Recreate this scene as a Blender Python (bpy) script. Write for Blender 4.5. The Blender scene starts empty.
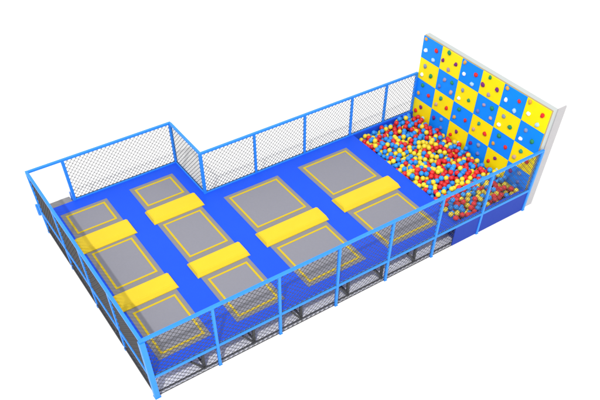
import bpy, bmesh, math, random
import numpy as np
from mathutils import Vector, Matrix

random.seed(7)
rng = np.random.default_rng(11)
S = bpy.context.scene
COL = S.collection
H = 0.855            # deck surface
RAIL = 2.395         # centre of the top rail

# ------------------------------------------------------------------ materials
def mat(name, col, rough=0.5, spec=0.25, noise=0.0, nscale=6.0, bump=0.0, bscale=60.0, rand=0.0):
    m = bpy.data.materials.new(name); m.use_nodes = True
    nt = m.node_tree; b = nt.nodes['Principled BSDF']
    b.inputs['Roughness'].default_value = rough
    b.inputs['Specular IOR Level'].default_value = spec
    b.inputs['Base Color'].default_value = (*col, 1)
    tc = nt.nodes.new('ShaderNodeTexCoord')
    last = None
    if noise:
        n = nt.nodes.new('ShaderNodeTexNoise'); n.inputs['Scale'].default_value = nscale
        n.inputs['Detail'].default_value = 5
        nt.links.new(tc.outputs['Object'], n.inputs['Vector'])
        mr = nt.nodes.new('ShaderNodeMapRange')
        mr.inputs['To Min'].default_value = 1 - noise; mr.inputs['To Max'].default_value = 1 + noise
        nt.links.new(n.outputs['Fac'], mr.inputs['Value'])
        last = mr.outputs['Result']
    if rand:
        oi = nt.nodes.new('ShaderNodeObjectInfo')
        mr2 = nt.nodes.new('ShaderNodeMapRange')
        mr2.inputs['To Min'].default_value = 1 - rand; mr2.inputs['To Max'].default_value = 1 + rand
        nt.links.new(oi.outputs['Random'], mr2.inputs['Value'])
        last2 = mr2.outputs['Result']
        if last:
            mu = nt.nodes.new('ShaderNodeMath'); mu.operation = 'MULTIPLY'
            nt.links.new(last, mu.inputs[0]); nt.links.new(last2, mu.inputs[1]); last = mu.outputs[0]
        else: last = last2
    if last:
        hs = nt.nodes.new('ShaderNodeHueSaturation'); hs.inputs['Color'].default_value = (*col, 1)
        nt.links.new(last, hs.inputs['Value']); nt.links.new(hs.outputs['Color'], b.inputs['Base Color'])
    if bump:
        n2 = nt.nodes.new('ShaderNodeTexNoise'); n2.inputs['Scale'].default_value = bscale
        nt.links.new(tc.outputs['Object'], n2.inputs['Vector'])
        bp = nt.nodes.new('ShaderNodeBump'); bp.inputs['Strength'].default_value = bump
        bp.inputs['Distance'].default_value = 0.01
        nt.links.new(n2.outputs['Fac'], bp.inputs['Height']); nt.links.new(bp.outputs['Normal'], b.inputs['Normal'])
    return m

M = dict(
    ground=mat('white floor', (.93, .93, .93), .8, .1),
    blue=mat('blue vinyl', (.011, .078, .70), .55, .12, .05, 3, .05, 25),
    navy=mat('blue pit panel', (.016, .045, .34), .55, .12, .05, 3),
    rail=mat('light blue powder coat', (.025, .24, .84), .4, .25, .03, 5),
    yellow=mat('yellow vinyl', (.70, .505, .022), .5, .15, .04, 4, .06, 20),
    line=mat('yellow webbing', (.56, .41, .02), .7, .1, .06, 30),
    bed=mat('grey jump fabric', (.225, .225, .262), .8, .1, .04, 14, .1, 200),
    border=mat('grey spring cover', (.215, .21, .222), .8, .1, .05, 10, .1, 120),
    net=mat('black net cord', (.07, .07, .073), .8, .1),
    steel=mat('dark steel', (.06, .061, .065), .5, .3, .1, 8),
    stair=mat('grey stair tread', (.24, .235, .235), .7, .2, .1, 8),
    tile_b=mat('blue climbing tile', (.003, .235, .95), .5, .15, .04, 2, .08, 30),
    tile_y=mat('yellow climbing tile', (.90, .71, .003), .5, .15, .04, 2, .08, 30),
    white=mat('white board', (.44, .475, .465), .6, .2, .03, 4),
    grey=mat('pale grey steel', (.40, .39, .40), .5, .25, .05, 5),
    tan=mat('plywood edge', (.42, .31, .13), .7, .1, .1, 10),
    red_ball=mat('red ball plastic', (.68, .018, .02), .38, .4, rand=.2),
    yellow_ball=mat('yellow ball plastic', (.80, .62, .03), .38, .4, rand=.12),
    blue_ball=mat('blue ball plastic', (.014, .26, .80), .38, .4, rand=.2),
)
HC = dict(orange=(.60, .30, .05), white=(.9, .9, .9), red=(.62, .02, .02), sky=(.35, .55, .75), green=(.02, .22, .10),
          purple=(.16, .015, .16), mauve=(.32, .24, .34), greyblue=(.20, .25, .40), lavender=(.12, .16, .45), pink=(.50, .32, .28), teal=(.03, .25, .20))
HM = {k: mat(k + ' resin hold', v, .6, .2, .08, 20) for k, v in HC.items()}

# ------------------------------------------------------------------ helpers
def box(bm, x0, x1, y0, y1, z0, z1, bev=0.0, seg=1, mi=0):
    vs = [bm.verts.new((x, y, z)) for z in (z0, z1) for x, y in ((x0, y0), (x1, y0), (x1, y1), (x0, y1))]
    fs = [bm.faces.new([vs[i] for i in f]) for f in ((3, 2, 1, 0), (4, 5, 6, 7), (0, 1, 5, 4), (1, 2, 6, 5), (2, 3, 7, 6), (3, 0, 4, 7))]
    for f in fs: f.material_index = mi
    if bev:
        es = list({e for f in fs for e in f.edges})
        r = bmesh.ops.bevel(bm, geom=es, offset=bev, segments=seg, profile=.5, affect='EDGES')
        for f in r['faces']: f.material_index = mi

def bar(bm, a, b, w, h=None, up=(0, 0, 1)):
    """square bar from a to b"""
    a = Vector(a); b = Vector(b); d = (b - a).normalized(); h = h or w
    u = Vector(up)
    if abs(d.dot(u)) > .98: u = Vector((0, 1, 0))
    s = d.cross(u).normalized(); t = s.cross(d).normalized()
    vs = [bm.verts.new(p + s * (i * w / 2) + t * (j * h / 2)) for p in (a, b) for i, j in ((-1, -1), (1, -1), (1, 1), (-1, 1))]
    for f in ((3, 2, 1, 0), (4, 5, 6, 7), (0, 1, 5, 4), (1, 2, 6, 5), (2, 3, 7, 6), (3, 0, 4, 7)):
        bm.faces.new([vs[i] for i in f])

def obj(name, bm, m, parent=None, smooth=False):
    bmesh.ops.recalc_face_normals(bm, faces=bm.faces[:])
    if parent is not None:
        bmesh.ops.translate(bm, vec=-parent_world(parent), verts=bm.verts[:])
    me = bpy.data.meshes.new(name); bm.to_mesh(me); bm.free()
    for q in (m if isinstance(m, (list, tuple)) else [m]): me.materials.append(q)
    if smooth:
        for p in me.polygons: p.use_smooth = True
    o = bpy.data.objects.new(name, me); COL.objects.link(o)
    if parent is not None: o.parent = parent
    return o

def parent_world(o):
    v = Vector(o.location)
    while o.parent: o = o.parent; v += o.location
    return v

def tag(o, label, cat, group=None):
    o['label'] = label; o['category'] = cat
    if group: o['group'] = group
    return o

def thing(name, loc, label, cat, group=None):
    o = bpy.data.objects.new(name, None); COL.objects.link(o); o.location = loc
    o.empty_display_size = .2
    return tag(o, label, cat, group)

def BM(): return bmesh.new()

# ------------------------------------------------------------------ setting
bm = BM()
vs = [bm.verts.new(p) for p in ((-400, -400, 0), (400, -400, 0), (400, 400, 0), (-400, 400, 0))]
bm.faces.new(vs)
g = obj('ground', bm, M['ground']); g['kind'] = 'structure'

# ------------------------------------------------------------------ deck
deck = thing('padded_deck', (5.5, 4, 0), 'L-shaped bright blue padded deck carrying the trampolines and yellow pads', 'deck')
PX0, PX1, PY0, PY1 = 11.19, 14.06, .16, 5.90      # pit opening
bm = BM()
pts = [(0.03, 0.04), (PX0, 0.04), (PX0, 5.97), (4.92, 5.97), (4.92, 8.10), (0.03, 8.10)]
lo = [bm.verts.new((x, y, H - .09)) for x, y in pts]; hi = [bm.verts.new((x, y, H)) for x, y in pts]
bm.faces.new(hi); bm.faces.new(lo[::-1])
for i in range(6): bm.faces.new((lo[i], lo[(i + 1) % 6], hi[(i + 1) % 6], hi[i]))
bmesh.ops.bevel(bm, geom=[e for e in bm.edges if all(v in hi for v in e.verts)], offset=.015, segments=2, affect='EDGES')
obj('padding', bm, M['blue'], deck)
bm = BM()
for y in (.3, 2.9, 5.7):
    box(bm, .1, 11.05, y, y + .06, H - .19, H - .095)
for x in (.2, 2.4, 4.7):
    box(bm, x, x + .06, 5.8, 7.95, H - .19, H - .096)
obj('joist', bm, M['steel'], deck)

# ------------------------------------------------------------------ trampolines
def trampoline(x0, x1, y0, y1, lx, ly0, ly1, label):
    """grey border sheet, jump bed, yellow marking line"""
    t = thing('trampoline', ((x0 + x1) / 2, (y0 + y1) / 2, H), label, 'trampoline', 'trampolines set into the blue deck')
    bm = BM(); box(bm, x0, x1, y0, y1, H - .02, H + .006, .004); obj('spring_cover', bm, M['border'], t)
    xa, xb, ya, yb = x0 + lx, x1 - lx, ly0, ly1
    w = .033
    bm = BM(); box(bm, xa + w, xb - w, ya + w, yb - w, H, H + .010, .003); obj('jump_bed', bm, M['bed'], t)
    bm = BM()
    z0, z1 = H, H + .014
    box(bm, xa - w, xb + w, ya - w, ya + w, z0, z1); box(bm, xa - w, xb + w, yb - w, yb + w, z0, z1)
    box(bm, xa - w, xa + w, ya + w, yb - w, z0, z1); box(bm, xb - w, xb + w, ya + w, yb - w, z0, z1)
    obj('marking_line', bm, M['line'], t)
A = (.42, 2.04); B = (2.86, 4.49); Cc = (5.32, 7.49); D = (8.33, 10.48)
R1 = (6.05, 7.59, 6.45, 7.42); R2 = (3.1, 5.62, 3.52, 5.285); R3 = (.42, 2.7, .595, 2.335); R2s = (3.1, 5.45, 3.52, 5.285)
for c, r, lab in (
    (A, R1, 'short grey trampoline in the back left corner beside the entry gap'),
    (A, R2, 'grey trampoline beside the left fence, between two yellow pads'),
    (A, R3, 'grey trampoline in the front left corner of the deck'),
    (B, R1, 'short grey trampoline beside the notch of the back fence'),
    (B, R2, 'grey trampoline between two yellow pads in the second column from the left fence'),
    (B, R3, 'grey trampoline behind the front fence, second from the left corner'),
    (Cc, R2s, 'large grey trampoline at the back, just right of the fence notch'),
    (Cc, R3, 'large grey trampoline behind the front fence, third from the left corner'),
    (D, R2s, 'large grey trampoline at the back, beside the ball pit'),
    (D, R3, 'large grey trampoline at the front, beside the ball pit')):
    trampoline(c[0], c[1], r[0], r[1], .165, r[2], r[3], lab)

# ------------------------------------------------------------------ yellow pads
def pad(x0, x1, y0, y1, label):
    bm = BM()
    cx, cy = (x0 + x1) / 2, (y0 + y1) / 2
    z0 = H + .007; hgt = .13
    # sloped wedge section: wide base, narrower top
    prof = [(-1, 0), (-1, .025), (-.72, hgt), (.72, hgt), (1, .025), (1, 0)]
    ins = [0, 0, .05, .05, 0, 0]
    ring = []
    for sx in (-1, 1):
        ring.append([bm.verts.new((cx + sx * ((x1 - x0) / 2 - ins[i]), cy + p[0] * (y1 - y0) / 2, z0 + p[1])) for i, p in enumerate(prof)])
    for i in range(6): bm.faces.new((ring[0][i], ring[0][(i + 1) % 6], ring[1][(i + 1) % 6], ring[1][i]))
    bm.faces.new(ring[0]); bm.faces.new(ring[1][::-1])
    bmesh.ops.recalc_face_normals(bm, faces=bm.faces[:])
    bmesh.ops.bevel(bm, geom=[e for e in bm.edges if any(v.co.z > z0 + .1 for v in e.verts)], offset=.022, segments=3, affect='EDGES')
    bmesh.ops.translate(bm, vec=(-cx, -cy, -z0), verts=bm.verts[:])
    o = obj('foam_pad', bm, M['yellow']); o.location = (cx, cy, z0)
    tag(o, label, 'pad', 'yellow foam pads between the trampolines')
pad(.31, 2.15, 5.42, 6.19, 'yellow foam pad beside the left fence, the farther of two')
pad(.31, 2.13, 2.54, 3.26, 'yellow foam pad beside the left fence, the nearer of two')
pad(2.77, 4.6, 5.45, 6.19, 'yellow foam pad just in front of the fence notch')
pad(2.77, 4.6, 2.54, 3.26, 'yellow foam pad in the second column, between the middle and front trampolines')
pad(5.22, 7.6, 2.54, 3.27, 'wide yellow foam pad in the third column, between two large trampolines')
pad(8.24, 10.63, 2.54, 3.29, 'wide yellow foam pad in the column nearest the ball pit')

# ------------------------------------------------------------------ fences
def net(bm, a, b, z0, z1, diag=.165, r=.0047, off=.005):
    """diamond net of cords in the vertical plane from a to b (xy)"""
    a = Vector((a[0], a[1], 0)); b = Vector((b[0], b[1], 0)); L = (b - a).length; d = (b - a) / L
    n = Vector((-d.y, d.x, 0)); Hh = z1 - z0
    for fam in (0, 1):
        k = -int(Hh / diag) - 1
        while k * diag < L:
            s0 = k * diag
            u0, v0 = max(s0, 0), max(0, -s0)
            u1, v1 = s0 + Hh, Hh
            if u1 > L: v1 -= u1 - L; u1 = L
            k += 1
            if u1 - u0 < .02: continue
            if fam: u0, u1 = L - u0, L - u1
            o = n * (off if fam else -off)
            bar(bm, a + d * u0 + o + Vector((0, 0, z0 + v0)), a + d * u1 + o + Vector((0, 0, z0 + v1)), 2 * r, 2 * r, up=n)
    # hem cords
    for z in (z0, z1):
        bar(bm, a + Vector((0, 0, z)), b + Vector((0, 0, z)), .016)

def fence(nodes, label, loc, pw, post_w=None, mid=True, gaps=(), skip_posts=(), base=True, rw=.088, post_bottom=0.0, ends=(.05, .05), cord=.0047, low_to=99, diag=.165):
    """nodes: list of (x, y) post positions along a straight line"""
    t = thing('safety_fence', loc, label, 'fence', 'blue netted fences round the deck')
    a, b = Vector((*nodes[0], 0)), Vector((*nodes[-1], 0)); d = (b - a).normalized()
    for i, (x, y) in enumerate(nodes):
        if i in skip_posts: continue
        w = (post_w or {}).get(i, pw)
        bm = BM(); box(bm, x - w / 2, x + w / 2, y - w / 2, y + w / 2, post_bottom, RAIL - .037, .012, 2)
        po = obj('post', bm, M['rail'], t)
        bm = BM(); box(bm, x - w / 2 - .012, x + w / 2 + .012, y - w / 2 - .012, y + w / 2 + .012, 0.001, .012); obj('base_plate', bm, M['rail'], po)
    bm = BM()
    p, q = a - d * ends[0], b + d * ends[1]
    box(bm, min(p.x, q.x) - (abs(d.y) * rw / 2), max(p.x, q.x) + abs(d.y) * rw / 2, min(p.y, q.y) - abs(d.x) * rw / 2, max(p.y, q.y) + abs(d.x) * rw / 2,
        RAIL - .037, RAIL + .037, .012, 2)
    obj('top_rail', bm, M['rail'], t)
    for i in range(len(nodes) - 1):
        if i in gaps: continue
        A_, B_ = Vector((*nodes[i], 0)), Vector((*nodes[i + 1], 0))
        wa = ((post_w or {}).get(i, pw)) / 2; wb = ((post_w or {}).get(i + 1, pw)) / 2
        A2, B2 = A_ + d * wa, B_ - d * wb
        if mid:
            bm = BM(); hw = .043
            box(bm, min(A2.x, B2.x) - abs(d.y) * hw, max(A2.x, B2.x) + abs(d.y) * hw, min(A2.y, B2.y) - abs(d.x) * hw, max(A2.y, B2.y) + abs(d.x) * hw,
                H - .043, H + .043, .008)
            obj('middle_rail', bm, M['rail'], t)
        bm = BM(); net(bm, A2, B2, H + .05, RAIL - .04, r=cord, diag=diag); obj('net', bm, M['net'], t)
        if base and A2.x < low_to - .1:
            if d.x > .5 and B2.x > low_to: B2 = Vector((low_to, B2.y, 0))
            bm = BM(); net(bm, A2, B2, .03, H - .05, r=cord * .85); obj('lower_net', bm, M['net'], t)
            bm = BM(); bar(bm, A2 + Vector((0, 0, .13)) + Vector((-d.y, d.x, 0)) * .035, B2 + Vector((0, 0, .13)) + Vector((-d.y, d.x, 0)) * .035, .032); obj('base_rail', bm, M['steel'], t)
    return t

PXS = [0, 1.98, 4.03, 6.055, 8.0, 9.94, 11.99, 14.22]
fence([(x, 0) for x in PXS], 'long blue fence with black net along the front of the deck and ball pit', (7, 0, 0), .085, {0: .15, 7: .10}, low_to=10.84)
fence([(0, y) for y in (0, 2, 4, 6, 8.11)], 'blue fence with black net along the left end of the deck', (0, 4, 0), .085, {0: .15, 4: .1}, skip_posts=(0,), rw=.09, ends=(-.045, .045), cord=.0092)
fence([(x, 8.11) for x in (0, 1.13, 4.91)], 'blue back fence on the left with an open entry gap at its end', (2.5, 8.11, 0), .10, gaps=(0,), skip_posts=(0,), ends=(-.046, .044), cord=.0056, diag=.145)
fence([(4.92, 8.11), (4.92, 6.0)], 'short blue fence closing the notch at the back of the deck', (4.92, 7, 0), .10, skip_posts=(0,), ends=(-.045, -.045), cord=.0056, diag=.145)
fence([(x, 6.0) for x in (4.92, 6.95, 9.0, 11.05, 12.63, 14.05)], 'long blue back fence running from the notch to the climbing wall', (9.5, 6, 0), .085, skip_posts=(0,), ends=(.044, .03), cord=.0056, diag=.145)

# ------------------------------------------------------------------ leg frames under the deck
def leg_frame(x, y, label, sgn=1):
    t = thing('leg_frame', (x, y, 0), label, 'leg frame', 'dark steel leg frames under the deck')
    for dy in (0, 1.3):
        bm = BM(); box(bm, x - .04, x + .04, y + dy - .04, y + dy + .04, 0, H - .195, .006); obj('leg', bm, M['steel'], t)
    bm = BM(); bar(bm, (x - sgn * .38, y - .07, .62), (x - sgn * .02, y - .07, .06), .05); obj('brace', bm, M['steel'], t)
    bm = BM(); bar(bm, (x, y + .04, .12), (x, y + 1.26, .12), .05); obj('stretcher', bm, M['steel'], t)
posn = ['first and second', 'second and third', 'third and fourth', 'fourth and fifth', 'fifth and sixth']
for x, i in ((1.55, 0), (3.2, 1), (4.85, 2), (6.6, 3), (7.93, None), (9.3, 4)):
    leg_frame(x, .14, ('dark leg frame under the deck between the %s front posts from the left' % posn[i]) if i is not None
              else 'dark leg frame under the deck right behind the fifth front post')
for y, lab in ((2.3, 'dark leg frame under the left edge of the deck, the nearer one'), (5.6, 'dark leg frame under the left edge of the deck, the farther one')):
    leg_frame(.3, y, lab)

# ------------------------------------------------------------------ entry steps behind the gap
t = thing('entry_steps', (.62, 8.6, 0), 'small grey entry steps with blue rails behind the gap in the back fence', 'steps')
for i, z in enumerate((.77, .5, .23)):
    bm = BM(); box(bm, .16, 1.06, 8.17 + i * .3, 8.50 + i * .3, z - .05, z, .006); obj('tread', bm, M['stair'], t)
for x in (.11, 1.12):
    bm = BM(); bar(bm, (x, 8.2, .70), (x, 9.1, .06), .05, .16); obj('stringer', bm, M['rail'], t)
for x in (-.05, 1.14):
    bm = BM()
    for a, b in (((x, 8.38, .56), (x, 8.38, .98)), ((x, 8.36, .98), (x, 8.56, .86)), ((x, 8.56, .86), (x, 8.62, .4))): bar(bm, a, b, .06)
    obj('handrail', bm, M['rail'], t)

# ------------------------------------------------------------------ ball pit
pit = thing('ball_pit', (12.7, 3, 0), 'blue walled pit full of coloured balls below the climbing wall', 'ball pit')
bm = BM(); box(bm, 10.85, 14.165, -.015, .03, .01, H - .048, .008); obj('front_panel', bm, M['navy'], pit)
bm = BM(); box(bm, PX0 + .01, 14.08, .05, PY0, .01, H - .003, .012, 2); obj('front_kerb', bm, M['blue'], pit)
bm = BM(); box(bm, PX0 + .01, 14.08, PY1, 5.955, .01, H + .03, .012, 2); obj('back_kerb', bm, M['blue'], pit)
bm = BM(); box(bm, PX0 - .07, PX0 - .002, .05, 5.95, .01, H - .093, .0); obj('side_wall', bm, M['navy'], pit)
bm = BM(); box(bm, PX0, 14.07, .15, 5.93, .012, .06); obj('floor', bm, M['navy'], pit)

# balls: random pile settled by pushing overlaps apart
r = .089
def surf(x, y):
    u = (x - PX0) / (PX1 - PX0); v = (y - PY0) / (PY1 - PY0)
    z = .86 + .09 * u + .06 * np.sin(3.1 * x + 1.3 * y) * np.sin(2.2 * y - x)
    z = z - .2 * np.clip((v - .88) / .12, 0, 1) * np.clip(1.25 - u * 1.5, 0, 1)
    z = z + .06 * np.clip((.25 - u) / .25, 0, 1) * np.clip((.93 - v) * 10, 0, 1)
    return z
N = 1200
P = np.column_stack([rng.uniform(PX0 + r, PX1 - r, N), rng.uniform(PY0 + r, PY1 - r, N), np.zeros(N)])
P[:, 2] = surf(P[:, 0], P[:, 1]) - rng.uniform(0, .3, N)
TOP = rng.uniform(-.02, .07, N)
for it in range(160):
    if it % 8 == 0:      # neighbour pairs, found strip by strip along y
        o_ = np.argsort(P[:, 1]); P = P[o_]; TOP = TOP[o_]
        I_, J_ = [], []
        hi_ = np.searchsorted(P[:, 1], P[:, 1] + 2.6 * r)
        for i in range(N):
            js = np.arange(i + 1, hi_[i])
            js = js[np.abs(P[js, 0] - P[i, 0]) < 2.6 * r]
            I_.append(np.full(len(js), i)); J_.append(js)
        I_ = np.concatenate(I_); J_ = np.concatenate(J_)
    dlt = P[I_] - P[J_]
    dd = np.sqrt((dlt ** 2).sum(1)) + 1e-9
    k_ = dd < 2 * r
    push = (dlt[k_] / dd[k_][:, None]) * ((2 * r - dd[k_]) * .28)[:, None]
    np.add.at(P, I_[k_], push); np.add.at(P, J_[k_], -push)
    P[:, 0] = np.clip(P[:, 0], PX0 + r, PX1 - r); P[:, 1] = np.clip(P[:, 1], PY0 + r, PY1 - r)
    P[:, 2] = np.minimum(P[:, 2], surf(P[:, 0], P[:, 1]) + TOP) - .0004
    P[:, 2] = np.maximum(P[:, 2], surf(P[:, 0], P[:, 1]) - .30)
pts = [tuple(p) for p in P]
# a few balls that have rolled over the rim on to the deck at the front corner
spill = []
while len(spill) < 9:
    y = random.uniform(.18, 1.05); x = random.uniform(10.99 + .1 * abs(y - .45), PX0 - .02)
    if all((x - a) ** 2 + (y - b) ** 2 > (2 * r) ** 2 for a, b, c in spill) and all((x - p[0]) ** 2 + (y - p[1]) ** 2 + (H + r - p[2]) ** 2 > (1.9 * r) ** 2 for p in pts):
        spill.append((x, y, H + r + .001))
    elif random.random() < .002: break
pts += spill
# visible if few balls lie above it
PA = np.array(pts)
cover = np.zeros(len(pts))
for i in range(len(pts)):
    dx = np.hypot(PA[:, 0] - PA[i, 0], PA[:, 1] - PA[i, 1])
    cover[i] = ((dx < .14) & (PA[:, 2] > PA[i, 2] + .06)).sum()
CAM = Vector((-2.35009592, -10.2063285, 14.4365986))
order = sorted(range(len(pts)), key=lambda i: (Vector(pts[i]) - CAM).length if cover[i] <= 1 else 1e6 + cover[i])
solo = set(order[:300])
cols = ['red', 'yellow', 'blue']
def pick(): return random.choices(cols, (.345, .345, .31))[0]
sphere = {}
for c in cols:
    bm = BM(); bmesh.ops.create_uvsphere(bm, u_segments=20, v_segments=12, radius=r)
    me = bpy.data.meshes.new('ball'); bm.to_mesh(me); bm.free()
    for p in me.polygons: p.use_smooth = True
    me.materials.append(M[c + '_ball']); sphere[c] = me
bm = BM(); bmesh.ops.create_uvsphere(bm, u_segments=14, v_segments=9, radius=r)
rv = [tuple(v.co) for v in bm.verts]; rf = [tuple(v.index for v in f.verts) for f in bm.faces]; bm.free()
RV, RF, RM = [], [], []
for i, p in enumerate(pts):
    c = pick()
    if i in solo:
        o = bpy.data.objects.new('ball', sphere[c]); COL.objects.link(o); o.location = p
        o.rotation_euler = (random.uniform(0, 6), random.uniform(0, 6), 0)
        x, y = p[0], p[1]
        if x < PX0: z = 'spilled on the blue deck at the front corner of the pit'
        elif y < .75: z = 'in the pit close behind the front fence'
        elif x < PX0 + .5: z = 'in the pit along the kerb beside the trampolines'
        elif x > PX1 - .5: z = 'in the pit at the foot of the climbing wall'
        else: z = 'in the middle of the front half of the pit'
        tag(o, '%s plastic ball %s' % (c, z), 'ball', '%s balls %s' % (c, z))
    else:
        n0 = len(RV)
        RV += [(v[0] + p[0], v[1] + p[1], v[2] + p[2]) for v in rv]
        RF += [tuple(q + n0 for q in fc) for fc in rf]; RM += [cols.index(c)] * len(rf)
me = bpy.data.meshes.new('ball_mass'); me.from_pydata(RV, [], RF)
for c in cols: me.materials.append(M[c + '_ball'])
me.polygons.foreach_set('material_index', RM); me.polygons.foreach_set('use_smooth', [True] * len(RF)); me.update()
o = bpy.data.objects.new('ball_mass', me); COL.objects.link(o)
o['kind'] = 'stuff'; o['label'] = 'red, yellow and blue plastic balls filling the back and depths of the pit'; o['category'] = 'balls'

# ------------------------------------------------------------------ climbing wall
WX, WY0, WY1, WZ = 14.09, .09, 5.985, 3.783
ROW = .776; CW = (WY1 - WY0) / 6
wall = thing('climbing_wall', (14.3, 3, 0), 'tall climbing wall of blue and yellow checkered panels with small holds behind the ball pit', 'climbing wall')
bm = BM(); box(bm, WX + .032, WX + .085, WY0 - .008, WY1, .3, WZ); obj('plywood_sheet', bm, M['tan'], wall)
bm = BM(); box(bm, WX + .087, WX + .28, WY0 - .005, WY1 + .02, .0, WZ + .012, .008); obj('backing', bm, M['white'], wall)
for y in (.05, 2.05, 4.0, 5.93):
    bm = BM(); box(bm, WX + .28, WX + .66, y, y + .05, 0, WZ if y < 1 else 2.9, .006); obj('rear_support', bm, M['grey'], wall)
PAT = {
 (0, 'a'): [('orange', .15, .1), ('white', .22, .58), ('red', .74, .33), ('sky', .66, .8)],
 (0, 'b'): [('green', .36, .09), ('purple', .13, .55), ('purple', .76, .4), ('mauve', .47, .8)],
 (1, 'a'): [('greyblue', .32, .28), ('white', .22, .74), ('green', .68, .56)],
 (1, 'b'): [('mauve', .39, .33), ('green', .76, .26), ('lavender', .19, .75), ('pink', .8, .7)],
 (2, 'a'): [('green', .35, .2), ('orange', .2, .68), ('red', .74, .5)],
 (2, 'b'): [('teal', .38, .25), ('pink', .2, .65), ('red', .74, .52)],
 (3, 'a'): [('purple', .45, .28), ('red', .2, .6), ('sky', .66, .75)],
 (3, 'b'): [('purple', .22, .35), ('lavender', .65, .62), ('greyblue', .6, .2)],
}
hold_mesh = []
for k in range(5):
    bm = BM(); bmesh.ops.create_icosphere(bm, subdivisions=2, radius=1)
    ph = [random.uniform(0, 6) for _ in range(6)]
    for v in bm.verts:
        n = v.co.normalized()
        f = 1 + .16 * math.sin(3 * n.y + ph[0]) * math.cos(2.5 * n.z + ph[1]) + .1 * math.sin(5 * n.z + ph[2] + 3 * n.x)
        v.co = Vector((n.x * .05, n.y * .066, n.z * .062)) * f
    hold_mesh.append(bm)
for rr in range(5):
    for cc in range(6):
        y1 = WY1 - cc * CW; y0 = y1 - CW; z1 = WZ - rr * ROW; z0 = max(z1 - ROW, .3)
        blue = (rr + cc) % 2 == 0
        bm = BM(); box(bm, WX, WX + .03, y0 + .003, y1 - .003, z0 + .003, z1 - .003, .006, 2)
        tl = obj('panel', bm, M['tile_b' if blue else 'tile_y'], wall)
        kind = 'b' if cc in (1, 3) or (rr >= 2 and cc == 5) else 'a'
        for name, u, v in PAT.get((rr, kind), []):
            bm = random.choice(hold_mesh).copy()
            s = random.uniform(1.0, 1.25)
            bmesh.ops.scale(bm, vec=(s, s, s), verts=bm.verts[:])
            bmesh.ops.rotate(bm, cent=(0, 0, 0), matrix=Matrix.Rotation(random.uniform(0, 6.28), 3, 'X'), verts=bm.verts[:])
            bmesh.ops.translate(bm, vec=(WX - .012, y1 - u * CW, z1 - v * ROW), verts=bm.verts[:])
            obj('climbing_hold', bm, HM[name], tl, smooth=True)
for b in hold_mesh: b.free()

# ------------------------------------------------------------------ light
w = bpy.data.worlds.new('World'); S.world = w; w.use_nodes = True
bg = w.node_tree.nodes['Background']; bg.inputs['Color'].default_value = (1, 1, 1, 1); bg.inputs['Strength'].default_value = 1.2
tgt = Vector((7, 4, .9)); dirv = Vector((.56, .62, -1)).normalized(); dist = 80
ld = bpy.data.lights.new('studio_lamp', 'AREA'); ld.shape = 'DISK'; ld.size = 2.2; ld.energy = 2.0 * math.pi * dist ** 2; ld.color = (1, .985, .96)
lo = bpy.data.objects.new('studio_lamp', ld); COL.objects.link(lo); lo.location = tgt - dirv * dist
lo.rotation_euler = dirv.to_track_quat('-Z', 'Y').to_euler()

# ------------------------------------------------------------------ camera
pitch, yaw, roll, f = .902312633, .60729526, .0118386873, 633.63548
fw = Vector((math.sin(yaw) * math.cos(pitch), math.cos(yaw) * math.cos(pitch), -math.sin(pitch)))
ri = Vector((math.cos(yaw), -math.sin(yaw), 0)); up = ri.cross(fw)
Rr = ri * math.cos(roll) + up * math.sin(roll); Uu = -ri * math.sin(roll) + up * math.cos(roll)
cd = bpy.data.cameras.new('camera'); cam = bpy.data.objects.new('camera', cd); COL.objects.link(cam)
mw = Matrix((Rr, Uu, -fw)).transposed().to_4x4(); mw.translation = CAM
cam.matrix_world = mw
cd.sensor_width = 36; cd.sensor_fit = 'HORIZONTAL'; cd.lens = 36 * f / 600; cd.shift_y = .25; cd.clip_end = 2000; cd.clip_start = .1
S.camera = cam
S.view_settings.view_transform = 'Standard'; S.view_settings.look = 'None'; S.view_settings.exposure = 0; S.view_settings.gamma = 1
